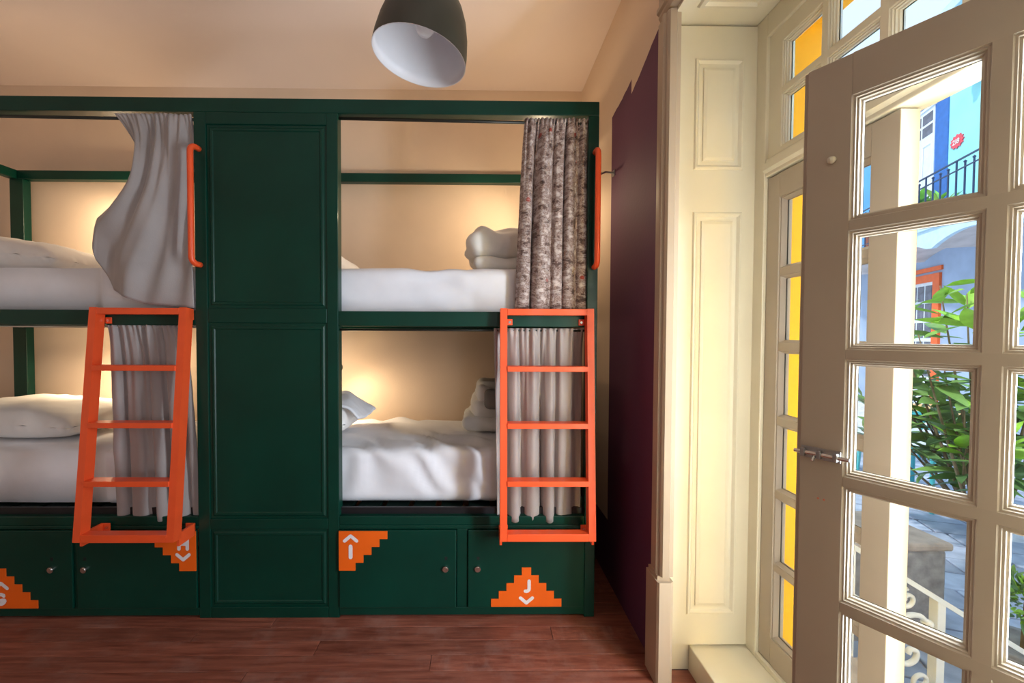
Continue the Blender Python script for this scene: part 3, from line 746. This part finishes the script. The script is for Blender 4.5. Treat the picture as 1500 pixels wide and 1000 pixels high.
# folded duvet on the upper bunk: one long cloth folded in three, its rounded folds facing left
def folded(x0, x1, y0, y1, zs, label, m, seed, taper=0):
    mb = MB()
    for k, (z0, z1, dx) in enumerate(zs):
        s = soft_box(x0+dx, x1, y0, y1, z0, z1, (z1-z0)*.46, (44, 40, 12), .016, seed+k*3.1, 11.0, .016, (.6, .25, .9))
        mb.add(s.v, s.f)
    mb.smooth = True; o = mb.build('folded_duvet', m); return tag(o, label, 'duvet')
folded(-.030, .44, 2.06, 2.60, ((1.602, 1.676, .010), (1.662, 1.818, -.022)), 'thick white duvet folded up on the upper bunk beside the printed curtain', 'duvet_cloth', 2.2)
folded(-.065, .42, 2.20, 2.66, ((.762, .845, -.01), (.832, .935, .03), (.918, 1.01, .06)), 'white duvet folded in layers on the lower bunk over lockers I and J', 'duvet_cloth', 5.2)
o = soft_box(.035, .20, 2.07, 2.165, .905, 1.005, .03, (10, 8, 8), .006, 3.3, 7).build('rolled_blanket', 'grey_cloth'); tag(o, 'small dark grey blanket tucked against the folded duvet on the lower bunk', 'blanket')

# ------------------------------------------------------------------ reading lamps inside the berths
def reading_lamp(x, z, label, power, aim, glow, reach):
    t = empty('reading_lamp', (x, YB, z)); tag(t, label, 'lamp', None)
    yb = YB
    MB().tube([(x, yb-.002, z), (x, yb-.018, z)], .03, 16).build('wall_plate', 'lamp_black', t)
    e = Vector((x, yb-reach, z))
    MB().tube([(x, yb-.018, z), (x, yb-reach/2, z+.015), e], .006, 8).build('arm', 'lamp_black', t)
    a = Vector(aim).normalized()
    mb = MB(); mb.lathe([(.012, .03), (.020, .028), (.032, -.03), (.0305, -.03), (.018, .026)], n=18)
    q = Vector((0, 0, -1)).rotation_difference(a).to_matrix()
    mb.v = [tuple(q @ Vector(v)+e) for v in mb.v]; mb.build('shade', 'lamp_black', t, True)
    mb = MB(); mb.lathe([(.0, .012), (.010, .008), (.014, -.004), (.010, -.014), (0, -.018)], n=12)
    mb.v = [tuple(q @ Vector(v)+e) for v in mb.v]; mb.build('bulb', 'lit_bulb', t, True)
    for kind, pw in (('SPOT', power), ('POINT', power*glow)):
        l = bpy.data.lights.new('reading_light', kind); l.energy = pw; l.color = (1.0, .77, .50); l.shadow_soft_size = .03
        if kind == 'SPOT': l.spot_size = math.radians(130); l.spot_blend = .9
        lo = bpy.data.objects.new('reading_light', l); COL.objects.link(lo); lo.parent = t; lo.location = e + a*.075 - Vector((x, YB, z))
        lo.rotation_euler = a.to_track_quat('-Z', 'Y').to_euler()
reading_lamp(-2.10, 2.10, 'black reading lamp behind the swept-aside grey curtain', 19, (-.80, .25, -.50), .25, .22)
reading_lamp(.42, 2.12, 'black reading lamp behind the printed curtain', 15, (-.85, .36, -.32), .4, .46)
reading_lamp(-2.10, 1.18, 'black reading lamp behind the ladder over lockers G and H', 20, (-.6, .1, -.75), .3, .24)
reading_lamp(-.93, 1.06, 'black reading lamp behind the closed green panel of the lower bunk', 8, (.5, .35, -.6), .35, .30)

# ------------------------------------------------------------------ pendant lamp
PL = empty('pendant_lamp', (-.188, 1.35, 2.16)); tag(PL, 'black dome pendant lamp with white inside hanging from the ceiling', 'lamp')
tilt = Matrix.Rotation(math.radians(10), 3, 'Y'); Rr = .150
prof = [(Rr, 0), (Rr*.985, .035), (Rr*.94, .080), (Rr*.86, .125), (Rr*.74, .165), (Rr*.58, .197), (Rr*.40, .219), (Rr*.22, .231), (.016, .236)]
def lamp_part(prof, name, m, c=(-.188, 1.35, 2.160), n=48):
    mb = MB(); mb.lathe(prof, n=n); mb.v = [tuple(tilt @ Vector(v)+Vector(c)) for v in mb.v]
    return mb.build(name, m, PL, True)
lamp_part(prof, 'shade', 'lamp_black')
lamp_part([(Rr, 0), (Rr-.003, .0)] + [(r*.972, z*.985) for r, z in prof[1:]], 'shade_lining', 'lamp_white')
lamp_part([(.0, .075), (.02, .078), (.032, .095), (.034, .115), (.026, .14), (.016, .16), (.015, .19)], 'bulb', 'bulb_glass', n=20)
lamp_part([(.016, .232), (.024, .236), (.022, .275), (.010, .285), (.004, .286)], 'lamp_holder', 'lamp_black', n=16)
tp = tilt @ Vector((0, 0, .285)) + Vector((-.188, 1.35, 2.16))
MB().tube([tp, tp+Vector((-.006, 0, .06)), (tp.x-.012, 1.35, 2.62), (tp.x-.012, 1.35, 2.86)], .004, 8).build('cord', 'black_metal', PL, True)
MB().lathe([(0, 2.84), (.03, 2.845), (.05, 2.87), (.052, 2.90)], (tp.x-.012, 1.35, 0), 24).build('ceiling_rose', 'lamp_black', PL, True)

# small hook on the right wall beside the bunk
hk = empty('wall_hook', (XW, 2.12, 2.10)); tag(hk, 'small dark metal hook on the wall beside the printed curtain', 'hook')
MB().box(XW-.006, XW, 2.105, 2.135, 2.085, 2.115, .002).build('plate', 'steel', hk)
MB().tube([(XW-.004, 2.12, 2.102), (XW-.05, 2.10, 2.10), (XW-.075, 2.09, 2.085), (XW-.085, 2.086, 2.095)], .005, 8).build('prong', 'steel', hk, True)

# ------------------------------------------------------------------ courtyard outside
GZ = -.70
pv = struct(box('courtyard_ground', XO, 16, -4, 18, GZ-.1, GZ-.014, 'mortar'), 'blue-grey flagstone paving of the courtyard')
stn = [MB().box(-.5, .5, -.5, .5, -.02, .0, .012).mesh('flagstone', 'paving_stone')[0]]
ang = math.radians(-20); ca, sa = math.cos(ang), math.sin(ang)
cnt = 0
for i in range(40):
    py = -3.0+i*.30; x = -6+random.uniform(0, .5)
    while x < 12:
        w = random.uniform(.45, .85); cxp = x+w/2
        wx, wy = 3.2+cxp*ca-py*sa, 3.2+cxp*sa+py*ca
        if wx > 1.9 and wy > 1.9 and wx/wy > .78 and wx/wy < 1.42 and math.hypot(wx, wy) < 11 and cnt < 290:
            o = place('flagstone', stn[0], (wx, wy, GZ+random.uniform(-.003, .003)), pv)
            o.scale = (w-.02, .282, 1); o.rotation_euler.z = ang; cnt += 1
        x += w
# opposite building: local x runs along the facade (away), local y into the building
OF = Vector((9.423, 9.0, 0)); uu = Vector((.350, .937)); rzF = math.atan2(uu.y, uu.x)
BD = empty('courtyard_building', (OF.x, OF.y, 0), rzF, local=True); tag(BD, 'turquoise two-storey building with balcony across the courtyard', 'building')
def fb(name, u0, u1, n0, n1, z0, z1, m, p=None, bev=0): return box(name, u0, u1, -n1, -n0, z0, z1, m, p or BD, bev)   # local +y points to the courtyard
WN = .9
fb('upper_wall', -9, 3.0, WN, WN+.3, 3.35, 8.4, 'turquoise_wall'); fb('upper_wall', 3.0, 9, WN, WN+.3, 3.35, 8.4, 'mid_blue_wall')
fb('lower_wall', -9, 9, WN, WN+.3, GZ-.1, 3.35, 'slate_blue_wall')
fb('cornice', -9, 9, WN-.12, WN+.3, 8.4, 8.6, 'pale_blue_paint')
# balcony slab with scalloped fascia and little vaults under it
sl_ = fb('balcony_slab', -9, 9, -.04, WN, 3.47, 3.55, 'pale_blue_paint')
poly = [(-9, 3.47)]; 
for k in range(0, 18*6+1):
    u = -9+k/6; ph = ((u+.6) % 2.0)/2.0
    poly.append((u, 3.03+.24*math.sin(math.pi*ph)**.8))
poly.append((9, 3.47))
MB().prism(poly[:1]+poly[1:], 'y', 0, -.08).build('fascia', 'pale_blue_paint', sl_)
mb = MB(); pp = poly[1:-1]
for (a, za), (b, zb_) in zip(pp[:-1], pp[1:]): mb.add([(a, -.08, za), (b, -.08, zb_), (b, -WN, zb_), (a, -WN, za)], [(0, 1, 2, 3)])
mb.build('vault', 'vault_grey', sl_)
# balcony doors in dark blue surrounds
def balcony_door(u0, u1):
    s = fb('door_surround', u0-.42, u1+.42, WN-.02, WN+.02, 3.55, 7.05, 'blue_surround')
    d = fb('balcony_door', u0, u1, WN-.035, WN-.015, 3.55, 6.66, 'white_joinery')
    c = (u0+u1)/2
    for a0, a1 in ((u0+.06, c-.03), (c+.03, u1-.06)):
        for z0, z1 in ((6.05, 6.28), (6.34, 6.57)): fb('pane', a0, a1, WN-.04, WN-.03, z0, z1, 'dark_glass', d)
        for z0, z1 in ((3.75, 4.5), (4.65, 5.85)):
            MB().ring(a0, a1, z0, z1, [(0, 0), (.02, .015), (.05, .004)], lambda p, q, dd: (p, -(WN-.036)+dd, q)).build('door_panel', 'white_joinery', d)
    fb('lintel', u0-.04, u1+.04, WN-.06, WN-.02, 6.66, 6.72, 'white_joinery', d)
balcony_door(1.04, 1.94); balcony_door(-5.0, -3.96); balcony_door(6.3, 7.3)
# railing
RL = BD
rail = MB().box(-9, 9, .0, .03, 4.545, 4.570).build('railing', 'dark_iron', BD)
for z in (4.38, 3.66, 3.57): MB().box(-9, 9, .005, .025, z-.011, z+.011).build('rail_bar', 'dark_iron', rail)
bar_m = MB().box(-.011, .011, -.011, .011, 0, .9).lathe([(0, .93), (.025, .905), (.025, .89), (0, .87)], n=8).lathe([(0, .06), (.02, .04), (.0, .0)], n=8).mesh('baluster', 'dark_iron')[0]
bar_l = MB().box(-.011, .011, -.011, .011, 0, 1.0).mesh('baluster', 'dark_iron')[0]
k = 0; u = -5.2
while u < 4.6:
    if k % 4 == 2: place('baluster', bar_l, (u, .015, 4.05), rail)
    else: place('baluster', bar_m, (u, .015, 4.04), rail)
    u += .215; k += 1
# ground-floor doorway framed in orange
dw = fb('doorway_frame', .70, 2.3, WN-.05, WN+.0, 2.56, 2.74, 'orange_joinery')
fb('frame_post', .70, .92, WN-.05, WN, GZ, 2.56, 'orange_joinery', dw); fb('frame_post', 2.08, 2.3, WN-.05, WN, GZ, 2.56, 'orange_joinery', dw)
gd = fb('ground_door', .92, 2.08, WN-.02, WN, GZ, 2.56, 'white_joinery')
for a in (.98, 1.26, 1.54, 1.82):
    for z in (.35, .80, 1.25, 1.70, 2.12): fb('pane', a, a+.22, WN-.03, WN-.015, z, z+.36, 'dark_glass', gd)
fb('hood_band', .66, 2.4, WN-.04, WN, 2.80, 2.90, 'orange_joinery', dw)
# lantern on the upper wall
LN = empty('wall_lantern', (0, 0, 0), 0, local=True)
def facade_pt(u, n, z): return Vector((OF.x+u*math.cos(rzF)+n*math.sin(rzF), OF.y+u*math.sin(rzF)-n*math.cos(rzF), z))
LN.location = facade_pt(-.26, WN-.16, 6.42); LN.rotation_euler.z = rzF
tag(LN, 'dark blue glazed wall lantern on the turquoise wall', 'lantern')
MB().lathe([(0, .0), (.03, .01), (.10, .05), (.105, .07)], n=6).build('lantern_base', 'dark_iron', LN)
MB().lathe([(.095, .07), (.125, .30)], n=6).build('lantern_glass', 'white_print', LN)
MB().lathe([(.15, .30), (.10, .36), (.03, .40), (0, .44)], n=6).build('lantern_cap', 'dark_iron', LN)
MB().tube([(0, -.16, .16), (0, -.10, .12), (0, -.02, .03)], .015, 8).build('lantern_arm', 'dark_iron', LN)
# red star-shaped number plate
su, sz = .34, 5.51; pts = []
for k in range(24):
    a = 2*math.pi*k/24; r = .20 if k % 2 == 0 else .155
    pts.append((su+r*math.cos(a)*1.05, sz+r*.78*math.sin(a)))
sg = MB().prism(pts, 'y', -(WN-.001), -(WN-.02)).build('number_plate', 'red_sign', BD)
mb = MB(); yq = -(WN-.024)
def st3(pts): stroke(mb, pts, .022, yq)
# digits run towards decreasing u (read from the courtyard)
def glyph(poly, u0): st3([(u0-px, sz+pz) for px, pz in poly])
glyph([(-.03, .03), (-.01, .045), (.015, .04), (.02, .02), (-.03, -.045), (.025, -.045)], su+.075)
glyph([(0, .045), (0, -.045)], su+.015)
st3([(su-.055+.03*math.cos(q), sz+.024+.021*math.sin(q)) for q in [k*.63 for k in range(11)]]); st3([(su-.055+.033*math.cos(q), sz-.022+.024*math.sin(q)) for q in [k*.63 for k in range(11)]])
mb.build('plate_digits', 'white_print', sg)
# flower pots and plant on the balcony
def leaf_mesh(name, L, W, m, droop=.25):
    mb = MB(); vs = []; fs = []
    n = 5
    for i in range(n+1):
        t = i/n; w = W/2*math.sin(math.pi*(t**.8))**.9 if 0 < i < n else .002
        z = -droop*L*t*t
        vs += [(t*L, -w, z+.15*w), (t*L, 0, z-.12*w), (t*L, w, z+.15*w)]
    for i in range(n):
        for k in (0, 1): fs.append((i*3+k, i*3+k+1, i*3+k+4, i*3+k+3))
    me = bpy.data.meshes.new(name); me.from_pydata(vs, [], fs); me.materials.append(MATS[m])
    for p in me.polygons: p.use_smooth = True
    return me
LEAVES = [leaf_mesh('leaf', 1, .34, 'leaf_green'), leaf_mesh('leaf', 1, .36, 'leaf_bright', .15), leaf_mesh('leaf', 1, .32, 'leaf_dark', .3)]
def put_leaf(root, me, p, d, size, roll):
    d = d.normalized(); o = place('leaf', me, p, root)
    q = d.to_track_quat('X', 'Z'); o.rotation_mode = 'QUATERNION'
    from mathutils import Quaternion
    o.rotation_quaternion = q @ Quaternion((1, 0, 0), roll); o.scale = (size, size, size)
def pot_plant(u, n, z, r, h, label, nl, lsize, m='terracotta', seed=1):
    c = facade_pt(u, n, z); t = empty('potted_plant', c); tag(t, label, 'plant')
    MB().lathe([(0, 0), (r*.7, 0), (r, h), (r*1.08, h), (r*1.08, h*1.08), (r*.9, h*1.08), (r*.85, h*.9), (0, h*.9)], c, 16).build('pot', m, t, True)
    rnd = random.Random(seed)
    for k in range(nl):
        a = rnd.uniform(0, 6.28); e = rnd.uniform(.2, 1.3)
        put_leaf(t, LEAVES[k % 3], c+Vector((math.cos(a)*r*.5, math.sin(a)*r*.5, h+rnd.uniform(0, lsize))), Vector((math.cos(a)*math.cos(e), math.sin(a)*math.cos(e), math.sin(e))), lsize*rnd.uniform(.7, 1.1), rnd.uniform(-.6, .6))
pot_plant(-.42, .28, 3.55, .17, .26, 'leafy plant in a salmon pot on the balcony beside the dark blue post', 26, .34, seed=2)
pot_plant(.40, .28, 3.55, .17, .26, 'tall leafy plant in a salmon pot on the balcony before the white door', 30, .42, seed=3)
pot_plant(2.25, .28, 3.55, .17, .60, 'red-potted plant on the balcony before the bright blue wall', 14, .25, seed=4)

# big-leaved shrub in the courtyard
def shrub(base, stems, n_leaf, label, seed, lmin, lmax, top_bright=True):
    rnd = random.Random(seed); t = empty('leafy_shrub', base); tag(t, label, 'shrub')
    tips = []
    for (tx, ty, tz) in stems:
        b = Vector(base)+Vector((rnd.uniform(-.06, .06), rnd.uniform(-.06, .06), 0)); e = Vector((tx, ty, tz))
        mid = b.lerp(e, .5)+Vector((rnd.uniform(-.1, .1), rnd.uniform(-.1, .1), .15))
        pts = []
        for k in range(9):
            s = k/8; pts.append(b*(1-s)**2+mid*2*s*(1-s)+e*s*s)
        MB().tube(pts, [.013*(1-s/8)+.004 for s in range(9)], 6).build('stem', 'bark', t, True); tips.append(pts)
    for k in range(n_leaf):
        pts = tips[k % len(tips)]; s = rnd.uniform(.36, 1)**.7
        i = min(7, int(s*8)); p = pts[i].lerp(pts[i+1], s*8-i)
        a = rnd.uniform(0, 6.28); e = rnd.uniform(-.35, .75)+(.45 if s > .9 else 0)
        d = Vector((math.cos(a)*math.cos(e), math.sin(a)*math.cos(e), math.sin(e)))
        me = LEAVES[1] if (top_bright and s > .86) else LEAVES[rnd.choice((0, 0, 2))]
        put_leaf(t, me, p+d*.03, d, rnd.uniform(lmin, lmax), rnd.uniform(-.7, .7))
    return t
S0 = (4.47, 3.55, GZ)
rnd = random.Random(5); stems = []
for k in range(11):
    a = rnd.uniform(0, 6.28); r = rnd.uniform(.05, .62)
    stems.append((4.25+r*math.cos(a), 3.55+r*math.sin(a), rnd.uniform(.35, 1.72)))
stems += [(3.98, 3.55, 1.72), (4.30, 3.62, 1.66), (3.75, 3.5, 1.30), (4.65, 3.55, 1.5), (4.7, 3.4, .9)]
shrub(S0, stems, 290, 'large glossy-leaved shrub with bright new shoots in the courtyard', 9, .22, .34)
stems = [(4.60+rnd.uniform(-.75, .7), 4.05+rnd.uniform(-.15, .15), rnd.uniform(.3, 1.35)) for k in range(12)]
shrub((5.05, 4.05, GZ), stems, 280, 'darker leafy shrub behind the one with bright new shoots', 19, .20, .30, False)
# low clipped bush beyond the stair rail
tb = empty('round_bush', (3.17, 2.33, GZ)); tag(tb, 'low bright green bush in a stone pot beyond the stair rail', 'bush')
MB().lathe([(0, 0), (.15, 0), (.20, .18), (.21, .20), (.17, .20), (0, .16)], (3.17, 2.33, GZ), 18).build('pot', 'stone_grey', tb, True)
rnd = random.Random(3)
MB().tube([(3.17, 2.33, GZ+.1), (3.17, 2.33, GZ+.45)], [.02, .008], 6).build('stem', 'bark', tb)
for k in range(290):
    a = rnd.uniform(0, 6.28); e = rnd.uniform(-.5, 1.45); d = Vector((math.cos(a)*math.cos(e), math.sin(a)*math.cos(e), math.sin(e)))
    put_leaf(tb, LEAVES[rnd.choice((0, 0, 1, 2))], Vector((3.17, 2.33, GZ+.42))+d*rnd.uniform(.06, .18), (d+Vector((rnd.uniform(-.6, .6), rnd.uniform(-.6, .6), rnd.uniform(-.3, .5)))), rnd.uniform(.05, .085), rnd.uniform(-1, 1))

# stone block beside the stairs
sb = empty('stone_block', (2.42, 2.85, GZ)); tag(sb, 'grey stone block with tan coping beside the stairs', 'block')
MB().box(1.60, 3.04, 2.62, 3.10, GZ, -.10, .02).build('block_body', 'stone_grey', sb)
MB().box(1.58, 3.065, 2.60, 3.12, -.10, -.045, .018).build('coping', 'stone_tan', sb)
# stairs down to the courtyard
sr = empty('outside_stairs', (1.9, 1.1, GZ)); tag(sr, 'stone stairs leading down from the french window', 'stairs')
for k in range(4): MB().box(XO+.02+.27*k, XO+.02+.27*(k+1)+.02, .2, 1.88, GZ, -.04-.165*k, .008).build('step', 'stone_tan', sr)
# white wrought-iron stair railing
IR = empty('stair_railing', (2.0, 1.9, GZ)); tag(IR, 'white wrought-iron stair railing with scrolls', 'railing')
YR = 1.90
def zr(x): return .335-(x-1.70)*.61
wI = 'white_iron'
MB().bar((1.30, YR, zr(1.30)), (2.75, YR, zr(2.75)), .05, .022).build('hand_rail', wI, IR)
MB().bar((1.30, YR, zr(1.30)-.225), (2.75, YR, zr(2.75)-.225), .022, .018).build('lower_rail', wI, IR)
MB().bar((1.30, YR, zr(1.30)-.62), (2.75, YR, zr(2.75)-.62), .022, .018).build('lower_rail', wI, IR)
for x in (1.32, 1.735, 2.165, 2.70): MB().box(x-.020, x+.020, YR-.020, YR+.020, max(GZ, -.10-.56*(x-1.3)), zr(x), .003).build('post', wI, IR)
def scroll(cx, cz, r, turns, a0, s=1, tailz=0):
    pts = []
    for k in range(int(22*turns)+1):
        q = k/22*2*math.pi; rr = r*(1-.80*k/(22*turns)); pts.append((cx+s*rr*math.cos(a0+q)*1.0, YR, cz+rr*math.sin(a0+q)))
    MB().tube(pts, .010, 6).build('scroll', wI, IR, True)
for x in (1.52, 1.95, 2.38):
    zc_ = zr(x)-.165; x += .05
    pts = [(x+.115, YR, zc_-.075), (x+.08, YR, zc_-.045), (x+.02, YR, zc_-.045), (x-.03, YR, zc_-.085), (x-.05, YR, zc_-.16), (x-.03, YR, zc_-.24), (x+.02, YR, zc_-.275), (x+.065, YR, zc_-.255), (x+.07, YR, zc_-.215), (x+.04, YR, zc_-.205), (x+.03, YR, zc_-.225)]
    P = [Vector(p) for p in pts]; sm = []
    for i in range(len(P)-1):
        p0, p1, p2, p3 = P[max(0, i-1)], P[i], P[i+1], P[min(len(P)-1, i+2)]
        for q in range(4):
            t_ = q/4; sm.append(.5*((2*p1)+(p2-p0)*t_+(2*p0-5*p1+4*p2-p3)*t_*t_+(3*p1-p0-3*p2+p3)*t_**3))
    sm.append(P[-1])
    MB().tube(sm, .012, 8).build('scroll', wI, IR, True)
    bm_ = MB().lathe([(0, -.02), (.02, -.012), (.024, 0), (.02, .012), (0, .02)], (x+.118, YR, zc_-.08), 10).build('leaf_boss', wI, IR, True)
    scroll(x+.02, zr(x)-.10, .05, 1.3, 1.6)
    scroll(x+.10, zc_-.36, .06, 1.4, 2.6, -1)

# tables and chairs of the courtyard
def table(c, sx, sy, rz, top, label, h=.75):
    t = empty('cafe_table', (c[0], c[1], GZ), rz, local=True); tag(t, label, 'table')
    tt = MB().box(-sx/2, sx/2, -sy/2, sy/2, h-.03, h, .008).build('table_top', top, t)
    MB().box(-sx/2-.008, sx/2+.008, -sy/2-.008, sy/2+.008, h-.05, h-.012, .004).build('rim', 'turquoise_metal', tt)
    for a in (-1, 1):
        for b in (-1, 1): MB().tube([(a*(sx/2-.05), b*(sy/2-.05), 0), (a*(sx/2-.08), b*(sy/2-.08), h-.05)], .022, 8).build('leg', 'turquoise_metal', t)
def chair(c, rz, label):
    t = empty('cafe_chair', (c[0], c[1], GZ), rz, local=True); tag(t, label, 'chair')
    tm = 'turquoise_metal'
    MB().box(-.20, .20, -.20, .20, .43, .455, .01).build('seat', tm, t)
    for a in (-1, 1):
        MB().tube([(a*.19, -.22, 0), (a*.17, -.17, .43)], .016, 8).build('leg', tm, t)
        MB().tube([(a*.19, .22, 0), (a*.17, .18, .44), (a*.17, .25, .88)], .016, 8).build('leg', tm, t)
    for z in (.62, .72, .82): MB().box(-.17, .17, .19+(z-.44)*.15, .21+(z-.44)*.15, z-.03, z+.03, .005).build('back_slat', tm, t)
table((5.45, 5.0), .95, .95, .10, 'table_pale', 'pale blue topped cafe table with turquoise legs behind the leafy shrubs')
table((7.75, 7.0), 1.3, .8, 1.1, 'table_tan', 'tan wood topped cafe table near the orange doorway')
table((8.1, 5.6), 1.1, .8, 1.2, 'table_tan', 'tan wood topped cafe table under the balcony')
chair((5.4, 5.9), .1, 'turquoise metal chair beside the pale blue topped table')
chair((6.9, 6.35), 2.2, 'turquoise metal chair beside the tan table near the orange doorway')
